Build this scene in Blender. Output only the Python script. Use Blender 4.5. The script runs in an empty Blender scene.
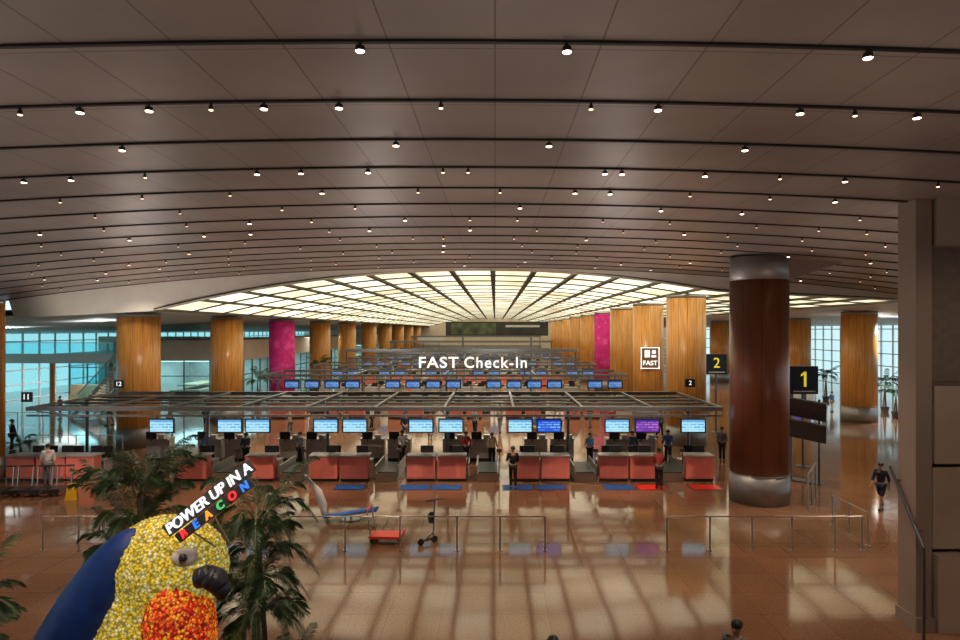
import bpy, math, random
from mathutils import Vector, Matrix, noise
random.seed(7)
C = bpy.context.scene.collection
F = 640.0; H = 6.4
def bx(px, d): return (px-495.0)*d/F          # lateral offset of something seen on a bearing at distance d
def fl(py): return H*F/(py-330.0)              # distance of a floor point

# ---------------------------------------------------------------- materials
def newmat(name):
    m = bpy.data.materials.new(name); m.use_nodes = True
    nt = m.node_tree; b = nt.nodes['Principled BSDF']
    return m, nt, b
def mat(name, col, rough=.5, metal=0., var=.15, scale=6., emit=None, es=0., stretch=None, bump=0.):
    m, nt, b = newmat(name)
    tc = nt.nodes.new('ShaderNodeTexCoord')
    mp = nt.nodes.new('ShaderNodeMapping'); nt.links.new(tc.outputs['Object'], mp.inputs[0])
    if stretch: mp.inputs['Scale'].default_value = stretch
    n = nt.nodes.new('ShaderNodeTexNoise'); n.inputs['Scale'].default_value = scale; n.inputs['Detail'].default_value = 4
    nt.links.new(mp.outputs[0], n.inputs['Vector'])
    r = nt.nodes.new('ShaderNodeValToRGB')
    r.color_ramp.elements[0].position = .3; r.color_ramp.elements[1].position = .7
    r.color_ramp.elements[0].color = tuple(c*(1-var) for c in col)+(1,)
    r.color_ramp.elements[1].color = tuple(min(1, c*(1+var)) for c in col)+(1,)
    nt.links.new(n.outputs['Fac'], r.inputs['Fac'])
    nt.links.new(r.outputs['Color'], b.inputs['Base Color'])
    b.inputs['Roughness'].default_value = rough; b.inputs['Metallic'].default_value = metal
    if emit:
        b.inputs['Emission Color'].default_value = tuple(emit)+(1,); b.inputs['Emission Strength'].default_value = es
    if bump:
        bp = nt.nodes.new('ShaderNodeBump'); bp.inputs['Strength'].default_value = bump
        nt.links.new(n.outputs['Fac'], bp.inputs['Height']); nt.links.new(bp.outputs[0], b.inputs['Normal'])
    return m
def wood(name, c1, c2, rough=.25, seam=14):
    m, nt, b = newmat(name)
    tc = nt.nodes.new('ShaderNodeTexCoord')
    mp = nt.nodes.new('ShaderNodeMapping'); mp.inputs['Scale'].default_value = (9, 9, .5)
    nt.links.new(tc.outputs['Object'], mp.inputs[0])
    n = nt.nodes.new('ShaderNodeTexNoise'); n.inputs['Scale'].default_value = 1.6; n.inputs['Detail'].default_value = 6
    nt.links.new(mp.outputs[0], n.inputs['Vector'])
    r = nt.nodes.new('ShaderNodeValToRGB'); r.color_ramp.elements[0].position = .32; r.color_ramp.elements[1].position = .68
    r.color_ramp.elements[0].color = c1+(1,); r.color_ramp.elements[1].color = c2+(1,)
    nt.links.new(n.outputs['Fac'], r.inputs['Fac'])
    g = nt.nodes.new('ShaderNodeTexGradient'); g.gradient_type = 'RADIAL'; nt.links.new(tc.outputs['Object'], g.inputs[0])
    mu = nt.nodes.new('ShaderNodeMath'); mu.operation = 'MULTIPLY'; mu.inputs[1].default_value = seam; nt.links.new(g.outputs['Fac'], mu.inputs[0])
    fr = nt.nodes.new('ShaderNodeMath'); fr.operation = 'FRACT'; nt.links.new(mu.outputs[0], fr.inputs[0])
    lt = nt.nodes.new('ShaderNodeMath'); lt.operation = 'LESS_THAN'; lt.inputs[1].default_value = .04; nt.links.new(fr.outputs[0], lt.inputs[0])
    mx = nt.nodes.new('ShaderNodeMix'); mx.data_type = 'RGBA'
    nt.links.new(lt.outputs[0], mx.inputs['Factor']); nt.links.new(r.outputs['Color'], mx.inputs['A'])
    mx.inputs['B'].default_value = tuple(c*.5 for c in c1)+(1,)
    nt.links.new(mx.outputs['Result'], b.inputs['Base Color']); b.inputs['Roughness'].default_value = rough
    return m
def tiled(name, c1, c2, mortar, w, h, msize, rough, offset=0., ior=1.5, bumpn=0., tint=None, speck=0.):
    m, nt, b = newmat(name)
    tc = nt.nodes.new('ShaderNodeTexCoord')
    br = nt.nodes.new('ShaderNodeTexBrick'); nt.links.new(tc.outputs['Object'], br.inputs['Vector'])
    br.offset = offset; br.inputs['Color1'].default_value = c1+(1,); br.inputs['Color2'].default_value = c2+(1,)
    br.inputs['Mortar'].default_value = mortar+(1,); br.inputs['Scale'].default_value = 1
    br.inputs['Mortar Size'].default_value = msize; br.inputs['Brick Width'].default_value = w; br.inputs['Row Height'].default_value = h
    n = nt.nodes.new('ShaderNodeTexNoise'); n.inputs['Scale'].default_value = .35; n.inputs['Detail'].default_value = 5
    nt.links.new(tc.outputs['Object'], n.inputs['Vector'])
    mr = nt.nodes.new('ShaderNodeMapRange'); mr.inputs[1].default_value = .3; mr.inputs[2].default_value = .7
    mr.inputs[3].default_value = .75; mr.inputs[4].default_value = 1.2; nt.links.new(n.outputs['Fac'], mr.inputs[0])
    fac = mr.outputs[0]
    if speck:
        n3 = nt.nodes.new('ShaderNodeTexNoise'); n3.inputs['Scale'].default_value = 22; n3.inputs['Detail'].default_value = 3
        nt.links.new(tc.outputs['Object'], n3.inputs['Vector'])
        m3 = nt.nodes.new('ShaderNodeMapRange'); m3.inputs[1].default_value = .35; m3.inputs[2].default_value = .65; m3.inputs[3].default_value = 1-speck; m3.inputs[4].default_value = 1+speck
        nt.links.new(n3.outputs['Fac'], m3.inputs[0])
        mm = nt.nodes.new('ShaderNodeMath'); mm.operation = 'MULTIPLY'; nt.links.new(fac, mm.inputs[0]); nt.links.new(m3.outputs[0], mm.inputs[1]); fac = mm.outputs[0]
    mx = nt.nodes.new('ShaderNodeVectorMath'); mx.operation = 'SCALE'
    nt.links.new(br.outputs['Color'], mx.inputs[0]); nt.links.new(fac, mx.inputs['Scale'])
    nt.links.new(mx.outputs[0], b.inputs['Base Color'])
    b.inputs['Roughness'].default_value = rough; b.inputs['IOR'].default_value = ior
    if tint: b.inputs['Specular Tint'].default_value = tint+(1,)
    if bumpn:
        n2 = nt.nodes.new('ShaderNodeTexNoise'); n2.inputs['Scale'].default_value = 1.8; n2.inputs['Detail'].default_value = 3
        nt.links.new(tc.outputs['Object'], n2.inputs['Vector'])
        bp = nt.nodes.new('ShaderNodeBump'); bp.inputs['Strength'].default_value = bumpn; bp.inputs['Distance'].default_value = .02
        nt.links.new(n2.outputs['Fac'], bp.inputs['Height']); nt.links.new(bp.outputs[0], b.inputs['Normal'])
    return m
def glassmat(name, tint, gl=.15):
    m = bpy.data.materials.new(name); m.use_nodes = True; nt = m.node_tree; nt.nodes.clear()
    o = nt.nodes.new('ShaderNodeOutputMaterial'); t = nt.nodes.new('ShaderNodeBsdfTransparent'); g = nt.nodes.new('ShaderNodeBsdfGlossy')
    t.inputs[0].default_value = tint+(1,); g.inputs['Roughness'].default_value = .03; g.inputs[0].default_value = (.8, .9, .9, 1)
    mx = nt.nodes.new('ShaderNodeMixShader'); mx.inputs[0].default_value = gl
    nt.links.new(t.outputs[0], mx.inputs[1]); nt.links.new(g.outputs[0], mx.inputs[2]); nt.links.new(mx.outputs[0], o.inputs[0])
    return m
def flower(name, cols, scale, emit=0, rough=.8, lo=.25):
    m, nt, b = newmat(name)
    tc = nt.nodes.new('ShaderNodeTexCoord'); v = nt.nodes.new('ShaderNodeTexVoronoi'); v.inputs['Scale'].default_value = scale
    nt.links.new(tc.outputs['Object'], v.inputs['Vector'])
    sp = nt.nodes.new('ShaderNodeSeparateColor'); nt.links.new(v.outputs['Color'], sp.inputs[0])
    r = nt.nodes.new('ShaderNodeValToRGB'); r.color_ramp.interpolation = 'CONSTANT'
    for i, c in enumerate(cols):
        p = i/len(cols)
        e = r.color_ramp.elements[i] if i < 2 else r.color_ramp.elements.new(p)
        e.position = p; e.color = c+(1,)
    nt.links.new(sp.outputs[0], r.inputs['Fac']); 
    mr = nt.nodes.new('ShaderNodeMapRange'); mr.inputs[1].default_value = 0; mr.inputs[2].default_value = .75
    mr.inputs[3].default_value = 1.2; mr.inputs[4].default_value = lo; nt.links.new(v.outputs['Distance'], mr.inputs[0])
    s = nt.nodes.new('ShaderNodeVectorMath'); s.operation = 'SCALE'; nt.links.new(r.outputs[0], s.inputs[0]); nt.links.new(mr.outputs[0], s.inputs['Scale'])
    nt.links.new(s.outputs[0], b.inputs['Base Color']); b.inputs['Roughness'].default_value = rough
    bp = nt.nodes.new('ShaderNodeBump'); bp.inputs['Strength'].default_value = .6; bp.inputs['Distance'].default_value = .02; bp.invert = True
    nt.links.new(v.outputs['Distance'], bp.inputs['Height']); nt.links.new(bp.outputs[0], b.inputs['Normal'])
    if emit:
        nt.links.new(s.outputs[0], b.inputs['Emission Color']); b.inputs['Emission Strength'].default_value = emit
    return m
def screenmat(name, c1, c2, strength):
    m, nt, b = newmat(name)
    tc = nt.nodes.new('ShaderNodeTexCoord'); s = nt.nodes.new('ShaderNodeSeparateXYZ'); nt.links.new(tc.outputs['Object'], s.inputs[0])
    cb = nt.nodes.new('ShaderNodeCombineXYZ'); nt.links.new(s.outputs['X'], cb.inputs[0]); nt.links.new(s.outputs['Z'], cb.inputs[1])
    br = nt.nodes.new('ShaderNodeTexBrick'); nt.links.new(cb.outputs[0], br.inputs['Vector'])
    br.inputs['Color1'].default_value = c2+(1,); br.inputs['Color2'].default_value = c1+(1,); br.inputs['Mortar'].default_value = c1+(1,)
    br.inputs['Scale'].default_value = 1; br.inputs['Brick Width'].default_value = .30; br.inputs['Row Height'].default_value = .11; br.inputs['Mortar Size'].default_value = .025
    gt = nt.nodes.new('ShaderNodeMath'); gt.operation = 'GREATER_THAN'; gt.inputs[1].default_value = .16; nt.links.new(s.outputs['Z'], gt.inputs[0])
    mx = nt.nodes.new('ShaderNodeMix'); mx.data_type = 'RGBA'; nt.links.new(gt.outputs[0], mx.inputs['Factor'])
    nt.links.new(br.outputs['Color'], mx.inputs['A']); mx.inputs['B'].default_value = (c1[0]*.3, c1[1]*.5, c1[2]*.8, 1)
    b.inputs['Base Color'].default_value = (.02, .02, .02, 1); b.inputs['Roughness'].default_value = .2
    nt.links.new(mx.outputs['Result'], b.inputs['Emission Color']); b.inputs['Emission Strength'].default_value = strength
    return m
M = {}
M['floor'] = tiled('polished_granite', (.25, .125, .066), (.21, .10, .053), (.14, .065, .035), 1.2, 1.2, .007, .085, ior=1.52, bumpn=.09, tint=(1., .80, .62), speck=.22)
M['vault'] = tiled('brown_ceiling_panels', (.31, .255, .225), (.28, .23, .20), (.13, .10, .085), 1.15, 1.76, .011, .40)
M['fascia'] = mat('fascia_grey', (.62, .56, .48), .5, var=.06, scale=1)
M['sidewhite'] = mat('side_ceiling_white', (.6, .6, .57), .5, var=.05, scale=1)
M['track'] = mat('track_black', (.012, .011, .010), .6)
M['beam'] = mat('lattice_bronze', (.045, .04, .025), .5)
M['woodc'] = wood('honey_wood', (.50, .20, .04), (.78, .37, .09), .3)
M['woodd'] = wood('unlit_tone_wood', (.17, .05, .022), (.21, .065, .028), .3, 10)  # darker copy of the column wood; unlit look put into its colour
M['magenta'] = flower('magenta_mosaic', [(.56, .015, .19), (.60, .02, .21), (.52, .015, .17), (.66, .05, .28)], 2.5, .0, lo=.9)
M['steel'] = mat('brushed_steel', (.5, .49, .47), .32, 1., var=.08, scale=4, stretch=(1, 1, 8))
M['collar'] = mat('dull_steel_band', (.30, .28, .27), .5, .7, var=.06, scale=3, stretch=(1, 1, 8))
M['steeld'] = mat('dark_steel', (.16, .17, .19), .35, 1., var=.1)
M['frame'] = mat('canopy_aluminium', (.20, .21, .23), .4, .6, var=.08)
M['blocker'] = mat('blocker_dark', (.03, .028, .028), .6, 0, var=.1)
M['black'] = mat('black_plastic', (.015, .015, .018), .4)
M['red'] = mat('coral_red_panel', (.82, .22, .17), .4, var=.08, scale=3)
M['redb'] = mat('bright_red', (.9, .025, .015), .35, var=.05)
M['grey'] = mat('grey_laminate', (.45, .43, .41), .4)
M['white'] = mat('white_paint', (.8, .79, .75), .4, var=.04)
M['beige'] = mat('beige_stone', (.60, .50, .39), .5, var=.08, scale=1.5)
M['brownw'] = mat('brown_metal_cladding', (.26, .18, .14), .45, .0, var=.1, scale=.8)
M['brownl'] = mat('taupe_stone_blocks', (.42, .31, .24), .45, .0, var=.08, scale=.8)
M['brownp'] = mat('pilaster_brown', (.30, .215, .17), .45, .0, var=.08, scale=.8)
M['brownd'] = mat('brown_recess_panel', (.20, .145, .11), .5)
M['blue'] = mat('blue_mat', (.01, .11, .42), .6)
M['yellow'] = mat('yellow_plastic', (.8, .45, .02), .4)
M['glass'] = glassmat('clear_glass', (.93, .97, .96), .03)
M['gcyan'] = glassmat('cyan_glass', (.66, .91, .95), .08)
M['gclear'] = glassmat('daylight_glass', (.92, .98, 1.), .06)
M['scyan'] = screenmat('screen_cyan', (.45, .80, .95), (.12, .45, .75), 1.0)
M['sblue'] = screenmat('screen_blue', (.01, .10, .75), (.25, .55, 1.), .9)
M['sfar'] = screenmat('screen_blue_far', (.04, .18, .55), (.35, .55, .85), .8)
M['spurple'] = screenmat('screen_purple', (.14, .03, .42), (.6, .2, .6), .9)
M['leaf'] = mat('palm_leaf', (.024, .065, .018), .5, var=.6, scale=3)
M['leafy'] = mat('palm_stem', (.10, .10, .03), .5, var=.3)
M['bark'] = mat('bark', (.10, .07, .045), .8, var=.3, scale=10)
M['soil'] = mat('soil', (.04, .025, .015), .9, var=.4, scale=12)
M['skin'] = mat('skin', (.42, .24, .16), .55, var=.05)
M['hair'] = mat('hair', (.015, .012, .01), .5)
M['navy'] = mat('navy_cloth', (.015, .022, .045), .8)
M['signb'] = mat('sign_navy', (.012, .022, .05), .5, var=.05)
M['signw'] = mat('sign_brown', (.20, .10, .05), .4, var=.08)
M['blackc'] = mat('black_cloth', (.012, .012, .014), .8)
M['greyc'] = mat('grey_cloth', (.14, .14, .15), .8)
M['board'] = mat('board_dark_grey', (.06, .06, .065), .4)
M['whitec'] = mat('white_cloth', (.6, .6, .58), .8)
M['redc'] = mat('red_cloth', (.35, .03, .03), .8)
M['bluec'] = mat('blue_cloth', (.07, .16, .38), .8)
M['tanc'] = mat('tan_cloth', (.35, .26, .16), .8)
M['pale'] = mat('pale_petals', (.75, .68, .66), .8)
M['lens'] = mat('lamp_lens', (1, 1, 1), .3, emit=(1, .70, .52), es=8)
M['lensw'] = mat('lamp_lens_warm', (1, 1, 1), .3, emit=(1, .60, .36), es=4)
M['letter'] = mat('lit_white_letter', (.9, .9, .9), .4, emit=(.95, .98, 1), es=.85)
M['lettery'] = mat('lit_yellow_letter', (.9, .7, .05), .4, emit=(1, .8, .05), es=.55)
M['letterc'] = [mat('letter_red', (.8, .05, .05), .4, emit=(.9, .05, .05), es=.8), mat('letter_blue', (.05, .2, .8), .4, emit=(.05, .25, .9), es=.8),
                mat('letter_orange', (.9, .4, .05), .4, emit=(.9, .4, .05), es=.8), mat('letter_green', (.1, .6, .2), .4, emit=(.1, .6, .2), es=.7)]
M['fyel'] = flower('yellow_flowers', [(.80, .52, .02), (.85, .78, .38), (.88, .64, .04), (.62, .55, .10), (.88, .66, .12)], 26, .55)  # emission puts a glow into the yellow petals, which are no lamps
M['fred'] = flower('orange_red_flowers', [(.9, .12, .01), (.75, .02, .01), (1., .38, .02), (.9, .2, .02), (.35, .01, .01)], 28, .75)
M['fblue'] = mat('blue_fabric', (.008, .040, .22), .55, var=.25, scale=5)
M['carbon'] = mat('beak_black', (.03, .03, .045), .4)
M['poster'] = mat('advert_dark', (.03, .03, .028), .5, var=.6, scale=.3)
M['postg'] = mat('advert_green', (.07, .09, .05), .5, var=.8, scale=.5)
M['shoplight'] = mat('shop_light', (1, 1, 1), emit=(.85, 1, 1), es=5)
# luminous ceiling
m, nt, b = newmat('luminous_panel')
tc = nt.nodes.new('ShaderNodeTexCoord'); sn = nt.nodes.new('ShaderNodeVectorMath'); sn.operation = 'SNAP'
sn.inputs[1].default_value = (2.11, 4.0, 500.); nt.links.new(tc.outputs['Object'], sn.inputs[0])
wn = nt.nodes.new('ShaderNodeTexWhiteNoise'); nt.links.new(sn.outputs[0], wn.inputs['Vector'])
n = nt.nodes.new('ShaderNodeTexNoise'); n.inputs['Scale'].default_value = .4; nt.links.new(tc.outputs['Object'], n.inputs['Vector'])
ad = nt.nodes.new('ShaderNodeMath'); ad.operation = 'MULTIPLY_ADD'; ad.inputs[1].default_value = .35
nt.links.new(wn.outputs['Value'], ad.inputs[0]); nt.links.new(n.outputs['Fac'], ad.inputs[2])
mr = nt.nodes.new('ShaderNodeMapRange'); mr.inputs[1].default_value = .35; mr.inputs[2].default_value = .95; mr.inputs[3].default_value = .8; mr.inputs[4].default_value = 1.9
nt.links.new(ad.outputs[0], mr.inputs[0])
b.inputs['Base Color'].default_value = (.6, .55, .4, 1)
rr = nt.nodes.new('ShaderNodeValToRGB'); rr.color_ramp.elements[0].position = .35; rr.color_ramp.elements[1].position = .85
rr.color_ramp.elements[0].color = (1., .86, .50, 1); rr.color_ramp.elements[1].color = (1., .96, .70, 1)
nt.links.new(ad.outputs[0], rr.inputs['Fac']); nt.links.new(rr.outputs[0], b.inputs['Emission Color'])
nt.links.new(mr.outputs[0], b.inputs['Emission Strength'])
M['lum'] = m

# ---------------------------------------------------------------- mesh building
class MB:
    def __init__(s): s.v = []; s.f = []; s.mi = []
    def add(s, vs, fs, mi=0):
        o = len(s.v); s.v += [tuple(v) for v in vs]; s.f += [tuple(i+o for i in f) for f in fs]; s.mi += [mi]*len(fs); return s
    def box(s, c, d, rot=None, mi=0):
        x, y, z = d[0]/2, d[1]/2, d[2]/2
        vs = [Vector(p) for p in ((-x,-y,-z),(x,-y,-z),(x,y,-z),(-x,y,-z),(-x,-y,z),(x,-y,z),(x,y,z),(-x,y,z))]
        if rot: 
            R = Matrix.Rotation(rot[2], 3, 'Z') @ Matrix.Rotation(rot[1], 3, 'Y') @ Matrix.Rotation(rot[0], 3, 'X'); vs = [R @ v for v in vs]
        c = Vector(c); return s.add([v+c for v in vs], [(0,3,2,1),(4,5,6,7),(0,1,5,4),(1,2,6,5),(2,3,7,6),(3,0,4,7)], mi)
    def cyl(s, a, b_, r0, r1=None, n=12, mi=0):
        r1 = r0 if r1 is None else r1; a = Vector(a); b_ = Vector(b_); d = (b_-a).normalized()
        u = d.orthogonal().normalized(); w = d.cross(u); vs = []
        for p, r in ((a, r0), (b_, r1)):
            for i in range(n):
                t = 2*math.pi*i/n; vs.append(p+(u*math.cos(t)+w*math.sin(t))*r)
        fs = [(i, (i+1) % n, n+(i+1) % n, n+i) for i in range(n)]+[tuple(range(n-1, -1, -1)), tuple(range(n, 2*n))]
        return s.add(vs, fs, mi)
    def ell(s, c, r, rot=None, nu=16, nv=10, mi=0, disp=0., ds=5., zmin=-1.):
        c = Vector(c); R = Matrix.Identity(3)
        if rot: R = Matrix.Rotation(rot[2], 3, 'Z') @ Matrix.Rotation(rot[1], 3, 'Y') @ Matrix.Rotation(rot[0], 3, 'X')
        vs = []; 
        for j in range(nv+1):
            ph = math.pi*j/nv
            for i in range(nu):
                t = 2*math.pi*i/nu
                p = Vector((math.sin(ph)*math.cos(t), math.sin(ph)*math.sin(t), max(zmin, math.cos(ph))))
                q = R @ Vector((p.x*r[0], p.y*r[1], p.z*r[2])) + c
                if disp:
                    dd = noise.voronoi(q*ds)[0][0]; q += (R @ p)*disp*(.4-dd)
                vs.append(q)
        fs = [(j*nu+i, (j+1)*nu+i, (j+1)*nu+(i+1) % nu, j*nu+(i+1) % nu) for j in range(nv) for i in range(nu)]
        return s.add(vs, fs, mi)
    def poly(s, pts, y0, y1, mi=0):
        n = len(pts); vs = [(p[0], y0, p[1]) for p in pts]+[(p[0], y1, p[1]) for p in pts]
        return s.add(vs, [tuple(range(n)), tuple(range(2*n-1, n-1, -1))]+[(i, n+i, n+(i+1) % n, (i+1) % n) for i in range(n)], mi)
def obj(name, mb, mats, parent=None, loc=(0, 0, 0), smooth=False, label=None):
    me = bpy.data.meshes.new(name); me.from_pydata(mb.v, [], mb.f)
    if not isinstance(mats, (list, tuple)): mats = [mats]
    for m in mats: me.materials.append(m)
    for p, i in zip(me.polygons, mb.mi): p.material_index = i; p.use_smooth = smooth
    me.update()
    o = bpy.data.objects.new(name, me); C.objects.link(o); o.location = loc
    if parent: o.parent = parent
    if label: o['label'] = label
    return o
def smooth_angle(o):
    for p in o.data.polygons: p.use_smooth = len(p.vertices) == 4
def thing(name, label, cat, loc=(0, 0, 0), rz=0, group=None):
    e = bpy.data.objects.new(name, None); C.objects.link(e); e.location = loc; e.rotation_euler = (0, 0, rz)
    e.empty_display_size = .2; e['label'] = label; e['category'] = cat
    if group: e['group'] = group
    return e
def tag(o, label, cat, group=None):
    o['label'] = label; o['category'] = cat
    if group: o['group'] = group
    return o
def struct(o): o['kind'] = 'structure'; return o
def clone(root, loc, rz=None, label=None):
    n = root.copy(); C.objects.link(n); n.location = loc
    if rz is not None: n.rotation_euler = (0, 0, rz)
    if label: n['label'] = label
    def rec(src, dst):
        for k in list(src.children):
            c = k.copy(); C.objects.link(c); c.parent = dst; rec(k, c)
    rec(root, n)
    return n
def text(name, s, size, m, parent=None, loc=(0, 0, 0), rot=(math.pi/2, 0, 0), ext=.03, width=None, bold=.0, label=None, space=1., shear=0.):
    cu = bpy.data.curves.new(name, 'FONT'); cu.body = s; cu.size = size; cu.extrude = ext; cu.align_x = 'CENTER'; cu.align_y = 'CENTER'; cu.offset = bold; cu.space_character = space; cu.shear = shear
    t = bpy.data.objects.new(name+'_src', cu); C.objects.link(t)
    dg = bpy.context.evaluated_depsgraph_get(); me = bpy.data.meshes.new_from_object(t.evaluated_get(dg)); bpy.data.objects.remove(t)
    xs = [v.co.x for v in me.vertices]
    if width and xs:
        k = width/(max(xs)-min(xs))
        for v in me.vertices: v.co.x *= k
    me.materials.clear(); me.materials.append(m)
    o = bpy.data.objects.new(name, me); C.objects.link(o); o.location = loc; o.rotation_euler = rot
    if parent: o.parent = parent
    if label: o['label'] = label
    return o

# ---------------------------------------------------------------- shell
def vz(x): return 9.5-(x+1)**2/330.
def lz(x):
    if x < -17: return 7.47-(-17-x)*.05
    if x <= 11: return 9.5-(x+.75)**2/130.
    return 8.44-(x-11)*.05
EDGE = 32.0; END = 165.0
def sheet(xs, ys, zf, th=.15):
    mb = MB(); vs = [(x, y, zf(x)) for y in ys for x in xs]; nx = len(xs)
    fs = [(j*nx+i, (j+1)*nx+i, (j+1)*nx+i+1, j*nx+i+1) for j in range(len(ys)-1) for i in range(nx-1)]
    mb.add(vs, fs); 
    mb.add([(x, y, z+th) for x, y, z in vs], [tuple(reversed(f)) for f in fs]); return mb
def fr(a, b_, s):
    n = max(1, round((b_-a)/s)); return [a+(b_-a)*i/n for i in range(n+1)]
struct(obj('floor', MB().box((-2, 77, -.1), (96, 190, .2)), M['floor']))
struct(obj('ceiling', sheet(fr(-24.5, 22, 1.5), fr(-12, EDGE, 4), vz), M['vault'], smooth=True))
struct(obj('ceiling', sheet(fr(-17, 21, 1), fr(EDGE, END, 5), lz), M['lum'], smooth=True))
struct(obj('ceiling', sheet(fr(-46, -17, 3), fr(EDGE, END, 10), lz, .3), M['sidewhite']))
struct(obj('ceiling', sheet(fr(21, 42, 3), fr(-12, END, 10), lz, .3), M['sidewhite']))
struct(obj('ceiling', MB().box((-35.2, 10, 7.9), (21.5, 44, .3)), M['sidewhite']))
mb = MB(); xs = fr(-24, 22, .75); vs = []
for x in xs: vs += [(x, EDGE-.05, lz(x)-.12), (x, EDGE-.45, vz(x)+.05), (x, EDGE+.25, lz(x)-.12), (x, EDGE+.25, vz(x)+.05)]
fs = []
for i in range(len(xs)-1):
    a = i*4; c = a+4; fs += [(a, c, c+1, a+1), (a+2, a+3, c+3, c+2), (a, a+2, c+2, c), (a+1, c+1, c+3, a+3)]
fs += [(0, 1, 3, 2)]
mb.add(vs, fs); struct(obj('trim_fascia', mb, M['fascia'], smooth=False))
TY = [6.84+1.76*k for k in range(15)]
for k, y in enumerate(TY):
    mb = MB(); xs = fr(-24.3, 22, 1.2) ; vs = []; wd = .03
    for x in xs:
        z = vz(x); vs += [(x, y-wd, z-.03), (x, y+wd, z-.03), (x, y+wd, z+.02), (x, y-wd, z+.02)]
    fs = []
    for i in range(len(xs)-1):
        a = i*4; c = a+4; fs += [(a, a+1, c+1, c), (a+1, a+2, c+2, c+1), (a+2, a+3, c+3, c+2), (a+3, a, c, c+3)]
    mb.add(vs, fs); struct(obj('trim_%d' % (k+1), mb, M['track']))
mb = MB()
for i, x in enumerate(fr(-17, 21, 2.11)):
    mb.box((x, (EDGE+END)/2, lz(x)-.05), (.28, END-EDGE, .12))
struct(obj('trim_20', mb, M['beam']))
mb = MB(); 
for y in fr(EDGE, END, 4.0):
    xs = fr(-17, 21, 1.0)
    for i in range(len(xs)-1):
        x0, x1 = xs[i], xs[i+1]; z0, z1 = lz(x0)-.05, lz(x1)-.05; hw = .17
        mb.add([(x0, y-hw, z0), (x1, y-hw, z1), (x1, y+hw, z1), (x0, y+hw, z0), (x0, y-hw, z0+.05), (x1, y-hw, z1+.05), (x1, y+hw, z1+.05), (x0, y+hw, z0+.05)],
               [(0, 3, 2, 1), (0, 1, 5, 4), (2, 3, 7, 6)])
struct(obj('trim_21', mb, M['beam']))
struct(obj('wall_back', MB().box((-2, -12.2, 5), (94, .3, 12)), M['brownw']))
struct(obj('wall_far', MB().box((-2, END, 4.5), (94, .3, 10)), M['beige']))
Y0 = 13.6
X0 = bx(898, Y0+.6)
def zz(py, y): return H-(py-330)*y/F
mb = MB().box((X0+.17, Y0+.3, vz(9)/2), (.34, .6, vz(9)-.02)).box((X0+.17, Y0+.28, .15), (.42, .7, .3))
struct(obj('wall_right_pilaster', mb, M['brownp']))
struct(obj('wall_right', MB().box((X0+3.40, Y0+.62, 4.5), (6., .3, 9)), M['brownw']))
mb = MB()
for a, c, dd in ((188, 246, .72), (386, 464, .62), (468, 550, .56), (554, 690, .74)):
    z1, z0 = zz(a, 13.6), max(0, zz(c, 13.6)); mb.box((X0+3.40, Y0+.62-dd/2, (z0+z1)/2), (6, dd, z1-z0))
struct(obj('wall_right_cladding', mb, M['brownl']))
z1, z0 = zz(249, 13.6), zz(383, 13.6)
struct(obj('wall_right_recess_panel', MB().box((X0+3.6, Y0+.46, (z0+z1)/2), (6, .1, z1-z0)), M['brownd']))
struct(obj('wall_right_side', MB().box((42, 100, 4), (.3, 14, 8)), M['beige']))
# sloping handrail fixed to the pilaster
t = thing('handrail', 'dark sloping handrail fixed beside the brown pilaster', 'handrail', (X0-.12, Y0+.2, 0))
obj('rail', MB().cyl((0, .5, 3.35), (.02, -.6, 1.9), .035, n=10).cyl((.02, -.6, 1.9), (.02, -.6, .9), .03, n=10), M['steeld'], t)
obj('post', MB().cyl((.02, -.6, 0), (.02, -.6, 1.0), .03, n=10), M['steeld'], t)
for z in (3.1, 2.2): obj('bracket', MB().cyl((0, .5-(3.35-z)*.76, z), (.16, .5-(3.35-z)*.76, z-.02), .015, n=8), M['steeld'], t)
def facade(n, axis, fix, a, b_, z0, z1, step, tint):
    g = MB(); f = MB(); mid = (a+b_)/2; L = b_-a; hz = (z0+z1)/2
    if axis == 'Y':
        g.box((fix, mid, hz), (.03, L, z1-z0))
        for t in fr(a, b_, step): f.box((fix+.05, t, hz), (.14, .12, z1-z0))
        for z in fr(z0, z1, 1.3): f.box((fix+.05, mid, z), (.1, L, .09))
    else:
        g.box((mid, fix, hz), (L, .03, z1-z0))
        for t in fr(a, b_, step): f.box((t, fix-.05, hz), (.12, .14, z1-z0))
        for z in fr(z0, z1, 1.3): f.box((mid, fix-.05, z), (L, .1, .09))
    struct(obj('window_%d' % n, g, tint)); struct(obj('trim_%d' % (30+n), f, M['white']))
facade(1, 'Y', -44, 20, END, 0, 8, 2.2, M['gcyan'])
facade(2, 'X', 92, 18, 42, 0, 7.8, 1.8, M['gclear'])
facade(3, 'Y', 41, 30, 92, 0, 7.8, 2.0, M['gclear'])

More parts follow.
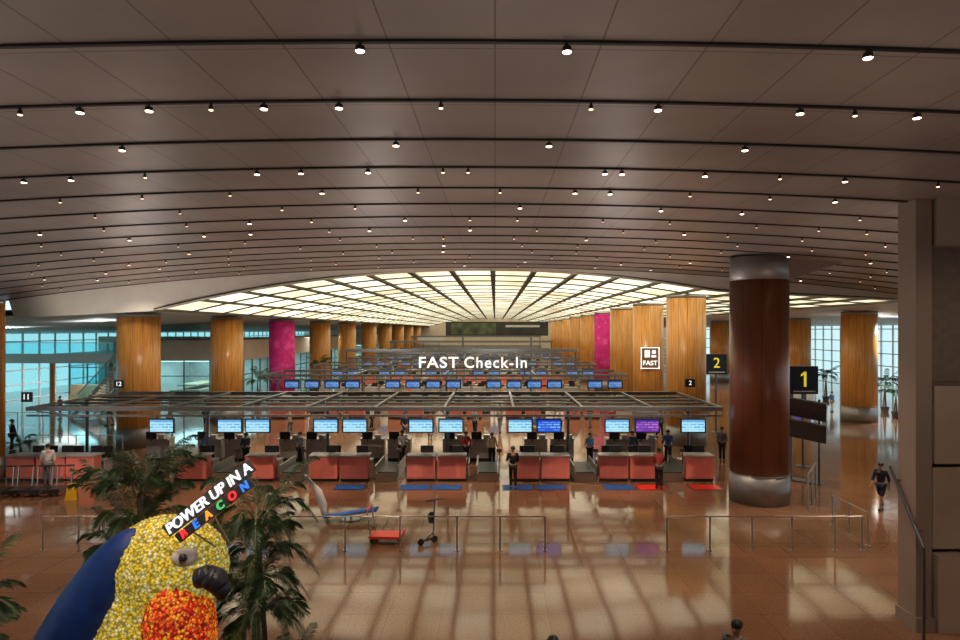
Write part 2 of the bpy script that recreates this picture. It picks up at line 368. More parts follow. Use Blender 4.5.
# ---------------------------------------------------------------- columns
def column(x, y, r, ztop, woodm, label, base=1.05, cap=.9, bracket=False, grp='round timber-clad columns'):
    t = thing('column', label, 'column', (x, y, 0), group=grp)
    s = obj('shaft', MB().cyl((0, 0, base), (0, 0, ztop-cap), r, n=48), woodm, t); smooth_angle(s)
    c = obj('base_collar', MB().cyl((0, 0, 0), (0, 0, base), r*1.02, n=48).cyl((0, 0, base), (0, 0, base+.03), r*1.03, n=48), M['collar'], t, label='dull steel base collar'); smooth_angle(c)
    if cap > 0:
        c = obj('capital', MB().cyl((0, 0, ztop-cap), (0, 0, ztop-.02), r*.99, n=48), M['collar'], t, label='dull steel capital'); smooth_angle(c)
    if bracket:
        obj('bracket', MB().add([(r*.8, -.5, ztop-cap), (r*.8, .5, ztop-cap), (r+1.9, .3, ztop-.25), (r+1.9, -.3, ztop-.25), (r*.8, -.5, ztop), (r*.8, .5, ztop), (r+2.2, .3, ztop-.04), (r+2.2, -.3, ztop-.04)],
            [(0, 1, 2, 3), (4, 7, 6, 5), (0, 3, 7, 4), (1, 5, 6, 2), (3, 2, 6, 7), (0, 4, 5, 1)]), M['brownw'], t)
    return t
column(9.94, 24.1, 1.05, vz(9.94), M['woodd'], 'thick wood column coloured dark as if unlit with steel base beside check-in desks', bracket=True)
WL = 'round honey-coloured wood column with steel collars'
ML = 'column clad in magenta patterned panels'
for px, y, m_ in ((139, 35.5, 0), (227, 45, 0), (282, 56, 1), (320, 68, 0), (347, 80, 0), (369, 93, 0), (385, 106, 0), (398, 120, 0), (408, 134, 0), (416, 148, 0)):
    x = bx(px, y); column(x, y, 1.08, lz(x)-.02, M['magenta'] if m_ else M['woodc'], ML if m_ else WL, cap=.2)
for px, y, m_ in ((686, 36, 0), (648, 46, 0), (622.5, 56, 0), (604.5, 68, 1), (589, 80, 0), (577, 92, 0), (569, 104, 0), (562, 118, 0), (556, 132, 0)):
    x = bx(px, y); column(x, y, 1.08, lz(x)-.12, M['magenta'] if m_ else M['woodc'], ML if m_ else WL, cap=.2)
for px, y in ((859, 45, ), (798, 62, ), (720, 80, )):
    x = bx(px, y); column(x, y, 1.15, lz(x)-.02, M['woodc'], WL, cap=.2)
x = bx(-2, 27); column(x, 27, .25, 7.7, M['woodc'], 'slim orange wood post by the side hall', cap=.2)

# ---------------------------------------------------------------- ceiling spotlights
rows = {0: [360, 567, 868], 1: [20, 80, 149, 211, 264, 339, 441, 591, 658, 800, 855, 917], 2: [122, 396, 549, 745],
        3: [24, 71, 145, 257, 301, 368, 443, 468, 605, 622, 705, 780, 845, 938], 4: [60, 142, 230, 322, 418, 500, 575, 610, 690, 770, 835],
        5: [95, 180, 282, 355, 520, 661, 742, 860]}
def lamp(r, lens, h=.02):
    t = thing('ceiling_spotlight', 'small black track spotlight with warm lit lens', 'ceiling light', group='ceiling track spotlights')
    obj('housing', MB().cyl((0, 0, .03), (0, 0, .07), .018).cyl((0, 0, .035), (0, 0, -h), r, r*1.12, n=16), M['black'], t)
    obj('lens', MB().ell((0, 0, -h), (r*1.05, r*1.05, .014), nu=16, nv=6), lens, t, smooth=True)
    return t
lm = None; ls = None
for k, y in enumerate(TY[:14]):
    if k in rows: xs = [bx(p, y) for p in rows[k]]
    else:
        n_ = 14; w = .76*y; xs = [-w+(2*w)*(i+.5+random.uniform(-.35, .35))/n_ for i in range(n_)]
        xs = [x for x in xs if -24 < x < 21]
    for i, x in enumerate(xs):
        if y < 14.5 and x > 8.9: continue
        p = (x, y, vz(x)-.10)
        big = k in (0, 2) or (k == 1 and i % 3 == 2) or (k == 3 and i % 4 == 0) or random.random() < .25
        if big:
            if lm is None: lm = lamp(.048, M['lens']); lm.location = p
            else: clone(lm, p)
        else:
            if ls is None: ls = lamp(.029, M['lensw']); ls.location = p
            else: clone(ls, p)

# ---------------------------------------------------------------- check-in desks
GD = 'front row check-in desks'
def desk(w, rz=0):
    t = thing('check_in_desk', 'coral red check-in desk with grey top', 'check-in desk', group=GD, rz=rz)
    obj('body', MB().box((0, 0, .58), (w, .5, .92)).box((0, -.255, .58), (w*.94, .02, .82)), M['red'], t)
    obj('plinth', MB().box((0, .02, .06), (w*.96, .46, .12)), M['black'], t)
    obj('countertop', MB().box((0, .1, 1.07), (w+.04, .75, .06)).box((0, .75, .74), (w+.04, .6, .04)).box((-w/2+.02, .75, .36), (.04, .58, .72)).box((w/2-.02, .75, .36), (.04, .58, .72)), M['grey'], t)
    obj('monitor', MB().cyl((.2, .6, .76), (.2, .6, .95), .03).box((.2, .6, .77), (.25, .2, .02)).box((.2, .58, 1.2), (.5, .05, .36)), M['black'], t, label='black computer monitor seen from behind')
    obj('printer', MB().box((-.3, .65, .88), (.35, .35, .22)).box((-.3, .6, 1.0), (.25, .2, .06)), M['grey'], t)
    return t
DY = 27.0
d0 = None
dpx = [(20, 26), (50, 26), (80, 26), (192, 28), (259, 28), (323, 28), (353.5, 30), (421, 27), (451.5, 27), (525, 25), (555.5, 25), (614, 26), (644.5, 26), (700, 33)]
for px, w in dpx:
    p = (bx(px, DY), DY+.25, 0)
    if d0 is None: d0 = desk(1.2); d0.location = p
    else: clone(d0, p)
def conv():
    t = thing('baggage_conveyor', 'stainless steel baggage weighing conveyor between desks', 'conveyor', group='baggage conveyors')
    obj('frame', MB().box((0, .9, .2), (.9, 2.2, .36)).box((-.47, .9, .45), (.05, 2.2, .5)).box((.47, .9, .45), (.05, 2.2, .5)), M['steel'], t)
    obj('belt', MB().box((0, .9, .40), (.8, 2.1, .04)), M['black'], t)
    obj('display', MB().box((.47, .1, .95), (.04, .04, .6)).box((.47, .1, 1.28), (.22, .06, .14)), M['steeld'], t)
    return t
c0 = None
for px in (225, 291, 387, 488, 585, 672.5):
    p = (bx(px, DY), DY+.1, 0)
    if c0 is None: c0 = conv(); c0.location = p
    else: clone(c0, p)
def chair():
    t = thing('office_chair', 'black swivel office chair behind a check-in desk', 'chair', group='agents swivel chairs')
    obj('seat', MB().box((0, 0, .5), (.5, .48, .09)), M['blackc'], t)
    obj('backrest', MB().box((0, .24, .88), (.46, .07, .6), rot=(-.12, 0, 0)), M['blackc'], t)
    b = MB().cyl((0, 0, .08), (0, 0, .46), .03)
    for i in range(5):
        a = i*2*math.pi/5; b.cyl((0, 0, .1), (.3*math.cos(a), .3*math.sin(a), .05), .025, n=6).cyl((.3*math.cos(a), .3*math.sin(a), 0), (.3*math.cos(a), .3*math.sin(a), .06), .03, n=8)
    obj('base', b, M['steeld'], t); return t
ch0 = None
for i, (px, w) in enumerate(dpx):
    p = (bx(px, DY)+random.uniform(-.1, .1), DY+1.55+random.uniform(0, .2), 0)
    if ch0 is None: ch0 = chair(); ch0.location = p
    else: clone(ch0, p, rz=random.uniform(-.4, .4))
def display(scr, w, h, label, hang):
    t = thing('overhead_display', label, 'screen', group='overhead check-in displays')
    obj('casing', MB().box((0, 0, 0), (w+.1, .09, h+.1)), M['black'], t)
    obj('screen', MB().box((0, -.05, 0), (w, .012, h)), scr, t)
    for x in (-.2, .2): obj('bracket', MB().box((x, .0, h/2+hang/2), (.04, .04, hang)), M['steeld'], t)
    return t
RZ = 3.2; RY = 26.0
dc = {}
def put_display(kind, p):
    names = {'scyan': 'overhead screen glowing pale cyan', 'sblue': 'overhead screen glowing deep blue', 'spurple': 'overhead screen glowing purple'}
    if kind not in dc:
        dc[kind] = display(M[kind], .92, .48, names[kind], .12); dc[kind].location = p
    else: clone(dc[kind], p)
for px, kd in ((162, 'scyan'), (230, 'scyan'), (258, 'scyan'), (326, 'scyan'), (355, 'scyan'), (421, 'scyan'), (451, 'scyan'), (520, 'scyan'), (549, 'sblue'), (617, 'scyan'), (647, 'spurple'), (693, 'scyan')):
    put_display(kd, (bx(px, RY), RY, 2.515))
def canopy(x0, x1, y0, y1, label, step=2.9, main=True):
    t = thing('check_in_canopy', label, 'metal frame', ((x0+x1)/2, (y0+y1)/2, 0), group='aluminium gantries over check-in islands')
    cx, cy = (x0+x1)/2, (y0+y1)/2; a, b_ = x0-cx, x1-cx; c, d = y0-cy, y1-cy
    for y in (c, d):
        obj('rail', MB().box((0, y, RZ), (b_-a, .16, .16)).box((0, y, RZ-.28), (b_-a, .08, .08)), M['frame'], t)
    xs = fr(a, b_, step)
    for i, x in enumerate(xs):
        obj('crossbar', MB().box((x, (c+d)/2, RZ+.02), (.10, d-c, .10)), M['frame'], t)
    if main:
        for q in range(4): 
            y = c+(d-c)*(q+1)/5; obj('reflection_blocker', MB().box((0, y, RZ-.06), (b_-a, .62, .04)), M['blocker'], t)  # dark strips added to block the luminous ceiling's reflection in the floor
    for x in fr(a+.4, b_-.4, 5.6):
        obj('post', MB().cyl((x, (c+d)/2-.0, 0), (x, (c+d)/2, RZ), .07, n=10).cyl((x, (c+d)/2, 2.4), (x, c, RZ-.1), .03, n=6).cyl((x, (c+d)/2, 2.4), (x, d, RZ-.1), .03, n=6), M['steeld'], t)
    return t
canopy(bx(27, 26), bx(722, 26), 26.0, 32.4, 'long aluminium gantry carrying screens over the front check-in island')
def simple_desk(m, lab):
    o = obj('check_in_desk', MB().box((0, 0, .58), (1.13, .5, .92)).box((0, .02, .06), (1.08, .46, .12), mi=1).box((0, .1, 1.07), (1.17, .75, .06), mi=2).box((.2, .5, 1.28), (.5, .05, .36), mi=1).box((.2, .5, 1.1), (.06, .06, .2), mi=1).box((-.3, .4, 1.2), (.3, .3, .2), mi=2), [m, M['black'], M['grey']])
    return tag(o, lab, 'check-in desk', 'distant check-in desks')
def simple_display():
    o = obj('overhead_display', MB().box((0, 0, 0), (1.06, .09, .58), mi=0).box((0, -.05, 0), (.9, .012, .44), mi=1), [M['black'], M['sfar']])
    return tag(o, 'distant overhead screen glowing blue', 'screen', 'distant overhead displays')
sd = {}; sdp = None
def pd(p, rz=0, k='red'):
    if k not in sd:
        sd[k] = simple_desk(M['red'] if k == 'red' else M['grey'], 'red check-in desk of an island further down the hall' if k == 'red' else 'grey check-in desk of an island further down the hall'); sd[k].location = p; sd[k].rotation_euler = (0, 0, rz)
    else:
        n_ = sd[k].copy(); C.objects.link(n_); n_.location = p; n_.rotation_euler = (0, 0, rz)
def pp(p):
    global sdp
    if sdp is None: sdp = simple_display(); sdp.location = p
    else:
        n_ = sdp.copy(); C.objects.link(n_); n_.location = p
for x in (-16.5, -14, -12.7, -10, -8.7, -6, -4.7, -2, -.7, 2, 3.3, 6, 7.3): pd((x, 31.6, 0), math.pi, 'grey')
for iy, y in enumerate((45, 58, 72, 88, 106, 126)):
    canopy(-16.5, 9.3, y, y+5, 'aluminium gantry over a check-in island further down the hall', step=6.4, main=False)
    xs = [-15.7+1.42*i for i in range(18)]
    for i, x in enumerate(xs):
        if (i*7+iy*3) % (3 if iy else 5) != 0: pp((x, y, 2.58))
        if i % 3 != 2:
            pd((x, y+1.4, 0), 0, 'red' if iy % 2 == 0 else 'grey')
            if iy < 3: pd((x+.6, y+4.6, 0), math.pi, 'grey')
for y, z in ((66, 4.3), (94, 4.7), (118, 5.2)):
    t = thing('overhead_gantry', 'horizontal dark metal gantry spanning the check-in aisle', 'metal frame', (-3.5, y, 0), group='aisle gantries')
    obj('beam', MB().box((0, 0, z), (24, .3, .3)), M['frame'], t)
    for x in (-11.8, 11.8): obj('post', MB().cyl((x, 0, 0), (x, 0, z), .09), M['steeld'], t)
sy = 44.6; cxp = bx(473, sy)
t = thing('hall_sign', 'large white illuminated letters on a dark frame above check-in island', 'sign', (cxp, sy, RZ+.1))
obj('frame', MB().box((0, .12, .5), (8.2, .06, .08)).box((0, .12, 1.15), (8.2, .06, .06)).box((-3.6, .12, .55), (.08, .08, 1.2)).box((3.6, .12, .55), (.08, .08, 1.2)).box((0, .12, .55), (.08, .08, 1.2)), M['steeld'], t)
text('lettering', 'FAST', 1.08, M['letter'], t, (-2.42, 0, .80), ext=.05, width=2.75, bold=.012, space=1.1)
text('lettering', 'Check-In', 1.08, M['letter'], t, (1.58, 0, .80), ext=.05, width=4.35, bold=.012, space=1.15)
def numsign(s, px, py, y, w=.42):
    x = bx(px, y); z = zz(py, y)
    t = thing('island_number_sign', 'small dark plate with white number on gantry', 'sign', (x, y, z), group='island number plates')
    obj('plate', MB().box((0, 0, 0), (w, .08, .4)), M['black'], t)
    text('lettering', s, .32, M['letter'], t, (0, -.05, 0), ext=.01)
numsign('11', 27, 397, 26.0); numsign('12', 119, 384, 32.4, .5); numsign('2', 690, 383, 32.4, .5)
def gate(s, px, py, y, size):
    x = bx(px, y); z = zz(py, y)
    t = thing('row_number_sign', 'dark navy square sign with yellow number '+s+' on a pole', 'sign', (x, y, 0))
    obj('panel', MB().box((0, 0, z), (size, .25, size)), M['signb'], t)
    obj('pictogram_band', MB().box((0, -.13, z-size*.40), (size*.8, .02, .05)), M['white'], t)
    if s == '1':
        q = size*.27; zc = z+.05; pts = [(-.02, -q), (.09, -q), (.09, q), (.0, q), (-.16, q*.62), (-.16, q*.36), (-.02, q*.62)]
        obj('lettering', MB().poly([(a, zc+c) for a, c in pts], -.15, -.13), M['lettery'], t)
    else: text('lettering', s, size*.72, M['lettery'], t, (0, -.14, z+.05), ext=.01)
    obj('pole', MB().cyl((0, .0, 0), (0, .0, z-size/2), .06).cyl((0, 0, 0), (0, 0, .04), .3, n=20), M['steeld'], t)
    return t
gate('1', 803, 380, 30, 1.3); gate('2', 716, 364, 40, 1.25)
t = thing('column_sign', 'brown panel with white pictogram and lettering on wood column', 'sign', (bx(650, 44.7), 44.72, zz(358, 44.7)))
obj('panel', MB().box((0, 0, 0), (1.3, .1, 1.5)), M['signw'], t)
obj('border', MB().box((0, -.06, .72), (1.3, .02, .06)).box((0, -.06, -.72), (1.3, .02, .06)).box((.62, -.06, 0), (.06, .02, 1.5)).box((-.62, -.06, 0), (.06, .02, 1.5)), M['letter'], t)
obj('pictogram', MB().box((-.2, -.06, .3), (.36, .02, .5)).box((.26, -.06, .42), (.24, .02, .24)).box((.26, -.06, .12), (.32, .02, .14)), M['letter'], t)
text('lettering', 'FAST', .44, M['letter'], t, (0, -.06, -.36), ext=.01, bold=.008, width=1.0)
t = thing('flight_board', 'tilted dark flight information panels on a steel stand', 'information board', (bx(805, 27), 27, 0), rz=-.7)
obj('stand', MB().cyl((-.55, 0, 0), (-.55, 0, 3.5), .05).cyl((.55, 0, 0), (.55, 0, 3.5), .05).box((0, 0, .03), (1.4, .6, .06)), M['steeld'], t)
for z in (3.1, 2.2): obj('panel', MB().box((0, -.2, z), (1.75, .1, .85), rot=(.42, .12, 0)), M['board'], t)
t = thing('billboard', 'wide dark advertising hoarding with picture at hall end', 'billboard', (bx(497, 150), 150, 0))
obj('panel', MB().box((0, 0, 6.7), (24, .4, 3.3)), M['poster'], t)
obj('picture', MB().box((-5.5, -.22, 6.7), (10.5, .05, 2.7)), M['postg'], t)
obj('pale_strip', MB().box((6, -.22, 7.3), (8, .05, .5)), M['whitec'], t)
for x in (-8, 8): obj('leg', MB().cyl((x, .2, 0), (x, .2, 5.2), .2), M['steeld'], t)
t = thing('banner', 'white blue banner panel at the far end', 'banner', (bx(430, 120), 122, 0))
obj('panel', MB().box((0, 0, 4.6), (5, .2, 1.4)), M['whitec'], t)
for x in (-1.5, 1.5): obj('leg', MB().cyl((x, 0, 0), (x, 0, 3.9), .08), M['steeld'], t)
for px, mm in ((350, 0), (415, 0), (447, 0), (518, 0), (551, 0), (618, 0), (652, 1), (705, 1)):
    o = obj('floor_mat', MB().box((0, 0, .012), (1.15, .75, .02)).box((0, 0, .006), (1.25, .85, .012), mi=1), [M['redb'] if mm else M['blue'], M['black']], loc=(bx(px, 26), 26.0, 0))
    tag(o, 'red carpet mat in front of a check-in desk' if mm else 'blue carpet mat in front of a check-in desk', 'mat', 'desk mats')

# ---------------------------------------------------------------- glass barriers
def barrier(x0, x1, y, nposts, label, h=.98, xp=None):
    t = thing('glass_barrier', label, 'barrier', ((x0+x1)/2, y, 0)); L = x1-x0
    xs = [-L/2+L*i/(nposts-1) for i in range(nposts)]
    if xp: xs = [p-(x0+x1)/2 for p in xp]
    for x in xs: obj('post', MB().cyl((x, 0, 0), (x, 0, h), .03, n=10).cyl((x, 0, 0), (x, 0, .02), .07, n=16), M['steel'], t)
    obj('handrail', MB().cyl((-L/2, 0, h), (L/2, 0, h), .02, n=10), M['steel'], t)
    for i in range(len(xs)-1):
        a, b_ = xs[i]+.06, xs[i+1]-.06; obj('glass_panel', MB().box(((a+b_)/2, 0, .48), (b_-a, .012, .8)), M['glass'], t)
    return t
BY = 18.6
barrier(bx(290, BY), bx(545, BY), BY, 5, 'steel post and glass crowd barrier around trolley area', xp=[bx(p, BY) for p in (290, 345, 400, 457, 500, 545)])
barrier(bx(667, BY), bx(862, BY), BY, 6, 'steel post and glass crowd barrier beside the big column', xp=[bx(p, BY) for p in (667, 710, 752, 792, 835, 862)])
barrier(bx(43, BY), bx(150, BY), BY, 4, 'steel post and glass crowd barrier behind the palms')
t = barrier(-1.2, 1.2, 0, 3, 'short glass barrier frame by the steel column base', h=1.3); t.location = (bx(812, 23.6), 23.6, 0); t.rotation_euler = (0, 0, 1.0)
t = barrier(-1.0, 1.0, 0, 3, 'short glass barrier turned along the aisle'); t.location = (bx(868, 19), 20.0, 0); t.rotation_euler = (0, 0, 1.57)

# ---------------------------------------------------------------- luggage trolley, hand trolley, wing display
def wheel(mb, c, r, w=.04): mb.cyl((c[0]-w/2, c[1], c[2]), (c[0]+w/2, c[1], c[2]), r, n=14)
def trolley(rz, loc, deckm, hm, label, grp=None):
    t = thing('luggage_trolley', label, 'trolley', loc, rz, group=grp)
    obj('deck', MB().box((0, 0, .19), (.62, 1.0, .08)).box((0, -.48, .24), (.62, .04, .14)), deckm, t)
    f = MB()
    for s in (-.27, .27): f.cyl((s, .42, .2), (s, .55, 1.0), .028, n=8)
    f.cyl((-.27, .48, .55), (.27, .48, .55), .018, n=8)
    obj('frame', f, M['steel'], t)
    obj('handle', MB().cyl((-.32, .55, 1.0), (.32, .55, 1.0), .032, n=10), hm, t)
    for c in ((-.25, .4, .08), (.25, .4, .08), (0, -.38, .08)):
        w = MB(); wheel(w, (0, 0, 0), .08); w.box((0, 0, .07), (.07, .05, .06)); obj('wheel', w, M['black'], t, loc=c)
    return t
trolley(1.5, (bx(386, 19.2), 19.4, 0), M['redb'], M['redb'], 'luggage trolley with bright red deck')
tr = trolley(0.1, (bx(2, 25), 24.8, 0), M['steeld'], M['steeld'], 'grey luggage trolley parked in a row', 'parked luggage trolleys')
for i in range(1, 4): clone(tr, (bx(2, 25)+i*.74, 24.8+i*.05, 0))
t = thing('folding_trolley', 'grey folding hand trolley with small bag and wheels', 'trolley', (bx(433, 19.2), 19.3, 0), .5)
f = MB().cyl((0, 0, .1), (.1, .15, 1.22), .026, n=8).cyl((-.2, .15, 1.22), (.38, .15, 1.24), .026, n=8).cyl((0, 0, .12), (-.45, -.1, .12), .04, n=8)
f.cyl((.02, .05, .3), (-.3, -.05, .13), .02, n=8)
obj('frame', f, M['steeld'], t)
obj('bag', MB().ell((-.02, .12, .72), (.11, .09, .18), nu=16, nv=10), M['blackc'], t, smooth=True)
for c in ((.03, 0, .10), (-.45, -.1, .10)):
    w = MB().cyl((0, -.025, 0), (0, .025, 0), .10, n=16); obj('wheel', w, M['black'], t, loc=c)
wy = 21.3
t = thing('aircraft_wing_model', 'blue and white model aircraft wing with tall upturned winglet', 'display model', (bx(322, wy), wy, 0))
def blade(pts, th):
    mb = MB(); n_ = len(pts)-1; vs = []
    for (x, z, c, dy, nx, nz) in pts:
        vs += [(x, dy-c/2, z), (x+nx*th, dy, z+nz*th), (x, dy+c/2, z), (x-nx*th, dy, z-nz*th)]
    fs = [(0, 1, 2, 3)]
    for i in range(n_):
        a = i*4; c = a+4; fs += [(a, a+1, c+1, c), (a+1, a+2, c+2, c+1), (a+2, a+3, c+3, c+2), (a+3, a, c, c+3)]
    fs.append((n_*4+3, n_*4+2, n_*4+1, n_*4)); mb.add(vs, fs); return mb
obj('wing', blade([(1.75, .30, .7, .5, 0, 1), (1.2, .27, .7, .35, 0, 1), (.6, .22, .6, .18, 0, 1), (.1, .18, .5, .05, -.2, 1)], .07), M['blue'], t, smooth=True)
obj('winglet', blade([(.1, .18, .5, .05, -.2, .6), (.02, .35, .45, .05, -.7, .5), (-.02, .65, .4, .08, -1, .2), (-.22, 1.1, .36, .15, -1, .3), (-.6, 1.5, .14, .25, -.5, .4)], .17), M['white'], t, smooth=True, label='white winglet')
obj('support', MB().cyl((.9, .3, 0), (.9, .3, .22), .05).cyl((.9, .3, 0), (.9, .3, .03), .3, n=20), M['steel'], t)
t = thing('warning_sign', 'yellow folding floor warning sign on polished floor', 'floor sign', (bx(77, 24.5), 24.2, 0), .3)
t.scale = (.8, .8, .8)
obj('board', MB().add([(-.25, -.2, 0), (.25, -.2, 0), (.17, -.02, .75), (-.17, -.02, .75), (-.25, -.17, 0), (.25, -.17, 0), (.17, .01, .75), (-.17, .01, .75)], [(0, 1, 2, 3), (7, 6, 5, 4), (0, 4, 5, 1), (1, 5, 6, 2), (2, 6, 7, 3), (3, 7, 4, 0)]), M['yellow'], t)
obj('rear_board', MB().add([(-.25, .2, 0), (.25, .2, 0), (.17, .02, .75), (-.17, .02, .75), (-.25, .17, 0), (.25, .17, 0), (.17, -.01, .75), (-.17, -.01, .75)], [(0, 3, 2, 1), (7, 4, 5, 6), (0, 1, 5, 4), (1, 2, 6, 5), (2, 3, 7, 6), (3, 0, 4, 7)]), M['yellow'], t)

# ---------------------------------------------------------------- palms
def frond(mb, o, az, L, lift, droop, n=56, lw=.008, ll=.27):
    d = Vector((math.cos(az), math.sin(az), 0)); side = Vector((-d.y, d.x, 0)); pts = []
    for i in range(n+1):
        t = i/n; pts.append(Vector(o)+d*(L*t*(1-.15*t))+Vector((0, 0, L*(lift*t-droop*t*t))))
    for i in range(n):
        w = .012*(1-i/n)+.003; a, b_ = pts[i], pts[i+1]; mb.add([a-side*w, a+side*w, b_+side*w*.9, b_-side*w*.9], [(0, 1, 2, 3)], 1)
    for i in range(8, n+1):
        t = i/n; p = pts[i]; tan = (pts[i]-pts[i-1]).normalized(); l = ll*L*(math.sin(math.pi*min(1, t*.9+.07))**.6)*random.uniform(.65, .9)+.04
        for s in (-1, 1):
            dr = (side*s*.7+tan*.75+Vector((0, 0, random.uniform(-.35, .15)))).normalized()
            tip = p+dr*l+Vector((0, 0, -l*.3)); mid = p+dr*l*.5; wv = tan*lw*L
            mb.add([p-wv*.5, p+wv*.5, mid+wv, tip, mid-wv], [(0, 1, 2, 3, 4)], 0)
def palm(x, y, zc, L, nf, label, h0=0., seed=1, tiers=1, lift=(.5, 1.6), droop=(.6, 1.1)):
    random.seed(seed)
    t = thing('potted_palm', label, 'palm', (x, y, h0)); z = zc-h0
    mb = MB()
    for q in range(tiers):
        for i in range(nf):
            frond(mb, (random.uniform(-.06, .06), random.uniform(-.06, .06), z-q*.55+random.uniform(-.05, .05)), 2*math.pi*i/nf*2.4+q+random.uniform(-.2, .2), L*random.uniform(.7, 1.1), random.uniform(*lift), random.uniform(*droop))
    obj('fronds', mb, [M['leaf'], M['leafy']], t)
    tb = MB(); k = 8
    for dx, dy in ((0, 0), (.12, .05), (-.1, .08)):
        for i in range(k): tb.cyl((dx*(1-i/k), dy*(1-i/k), .3+(z-.3)*i/k), (dx*(1-(i+1)/k), dy*(1-(i+1)/k), .3+(z-.3)*(i+1)/k), .05-.02*i/k, .045-.02*i/k, n=8)
    obj('trunk', tb, M['bark'], t)
    obj('pot', MB().cyl((0, 0, 0), (0, 0, .4), .24, .32, n=24).cyl((0, 0, .38), (0, 0, .42), .34, n=24), M['steeld'], t)
    return t
palm(bx(140, 11.2), 11.2, 3.5, 1.15, 18, 'tall feathery palm with long arching green fronds', seed=3, h0=.6, tiers=3, lift=(.7, 1.9))
palm(bx(246, 9.9), 10.4, 3.35, 1.05, 18, 'drooping feathery palm close beside the bird sculpture', seed=5, h0=.6, tiers=4, lift=(.4, 1.9), droop=(.9, 1.5))
palm(bx(-30, 9), 9.0, 2.5, .8, 12, 'small palm with thin fronds at planter end', seed=8, h0=.6, tiers=2)
palm(bx(290, 8.6), 8.6, 1.8, .7, 14, 'low palm with arching fronds beside the planter', seed=11, h0=0)
t = thing('planter', 'long low stone planter holding palms and floral bird', 'planter', (-5.9, 9.6, 0))
obj('walls', MB().box((0, -1.7, .3), (4.8, .15, .6)).box((0, 1.7, .3), (4.8, .15, .6)).box((-2.35, 0, .3), (.15, 3.3, .6)).box((2.35, 0, .3), (.15, 3.3, .6)), M['beige'], t)
obj('soil', MB().box((0, 0, .3), (4.55, 3.25, .58)), M['soil'], t)
palm(bx(885, 50), 50, 2.2, 1.6, 14, 'green palm in a planter by bright windows', seed=21)
palm(bx(826, 58), 58, 2.2, 1.6, 14, 'green palm in a planter by bright windows', seed=22)
palm(bx(896, 47), 47, 1.6, 1.6, 14, 'green palm in a planter by bright windows', seed=23)
palm(bx(318, 64), 64.5, 2.8, 1.5, 14, 'green palm beside column in check-in hall', seed=24)
palm(bx(248, 50), 52, 2.2, 1.4, 14, 'green palm beside column in check-in hall', seed=25)
palm(bx(20, 30), 30, 1.0, .8, 12, 'small palm by parked trolleys', seed=26)
random.seed(4)

# ---------------------------------------------------------------- floral parrot
t = thing('parrot_sculpture', 'giant flower-covered parrot, yellow head, blue wing, orange-red breast', 'bird sculpture', (-5.0, 9.1, .62))
B = (-5.0, 9.1, .62)
def L_(x, y, z): return (x-B[0], y-B[1], z-B[2])
obj('body', MB().ell(L_(-4.66, 9.1, 3.03), (.84, .68, .72), nu=160, nv=100, disp=.05, ds=18).ell(L_(-5.05, 9.15, 2.12), (.84, .75, 1.34), rot=(0, .25, 0), nu=150, nv=110, disp=.05, ds=18), M['fyel'], t, smooth=True, label='yellow and cream flower-covered head and body')
obj('breast', MB().ell(L_(-4.33, 8.82, 2.22), (.44, .58, .92), rot=(0, -.1, 0), nu=120, nv=90, disp=.05, ds=20), M['fred'], t, smooth=True, label='orange-red flower-covered breast')
wg = MB()
wg.ell(L_(-5.78, 8.85, 2.1), (.50, .55, 1.75), rot=(0, .50, 0), nu=60, nv=60)
wg.ell(L_(-6.05, 8.98, 1.8), (.45, .4, 1.2), rot=(0, .55, 0), nu=40, nv=40)
obj('wing', wg, M['fblue'], t, smooth=True, label='smooth dark blue back and wing')
obj('tail', MB().box(L_(-6.25, 9.3, 1.5), (.5, .1, 1.1), rot=(0, .5, 0)), M['fblue'], t)
bk = MB()
cs = [(-3.98, 3.08, .13), (-3.84, 3.11, .15), (-3.73, 3.06, .16), (-3.66, 2.96, .13), (-3.66, 2.87, .08)]
for i in range(len(cs)-1):
    a, b_ = cs[i], cs[i+1]; bk.cyl(L_(a[0], 8.55, a[1]), L_(b_[0], 8.55, b_[1]), a[2], b_[2], n=24); bk.ell(L_(b_[0], 8.55, b_[1]), (b_[2],)*3, nu=24, nv=14)
obj('beak', bk, M['carbon'], t, smooth=True, label='glossy black rounded beak')
obj('eye_patch', MB().ell(L_(-4.18, 8.62, 3.34), (.17, .09, .13), rot=(0, 0, .4), nu=24, nv=14), M['pale'], t, smooth=True)
obj('eye', MB().ell(L_(-4.16, 8.53, 3.36), (.055, .05, .055), nu=20, nv=12), M['carbon'], t, smooth=True)
obj('foot', MB().cyl(L_(-4.9, 9.0, 1.0), L_(-4.9, 8.7, .72), .12, .07).cyl(L_(-4.9, 8.7, .69), L_(-4.6, 8.4, .67), .06, .03).cyl(L_(-4.9, 8.7, .69), L_(-4.95, 8.3, .67), .06, .03), M['carbon'], t)
sgn = thing('slogan_sign', 'slanted two-line slogan of white and multicoloured letters on rods', 'sign', (bx(213, 8.3), 8.3, zz(505, 8.3)), 0)
sgn.rotation_euler = (0, -.66, .0)
obj('strip', MB().box((0, .03, .10), (1.42, .02, .17)), M['board'], sgn)
obj('strip', MB().box((-.04, .03, -.065), (1.22, .02, .13)), M['board'], sgn)
text('lettering', 'POWER UP IN A', .19, M['letter'], sgn, (0, 0, .10), ext=.015, width=1.36, bold=.001, shear=.2)
for i, ch in enumerate('BEACON'):
    text('coloured_letter', ch, .145, M['letterc'][i % 4], sgn, (-.54+i*.2, 0, -.065), ext=.015, bold=.004, shear=.2)
obj('support', MB().cyl((-.45, .05, -.1), (-.50, .35, -.45), .012, n=8).cyl((-.1, .05, -.1), (-.35, .4, -.55), .012, n=8), M['steel'], sgn)

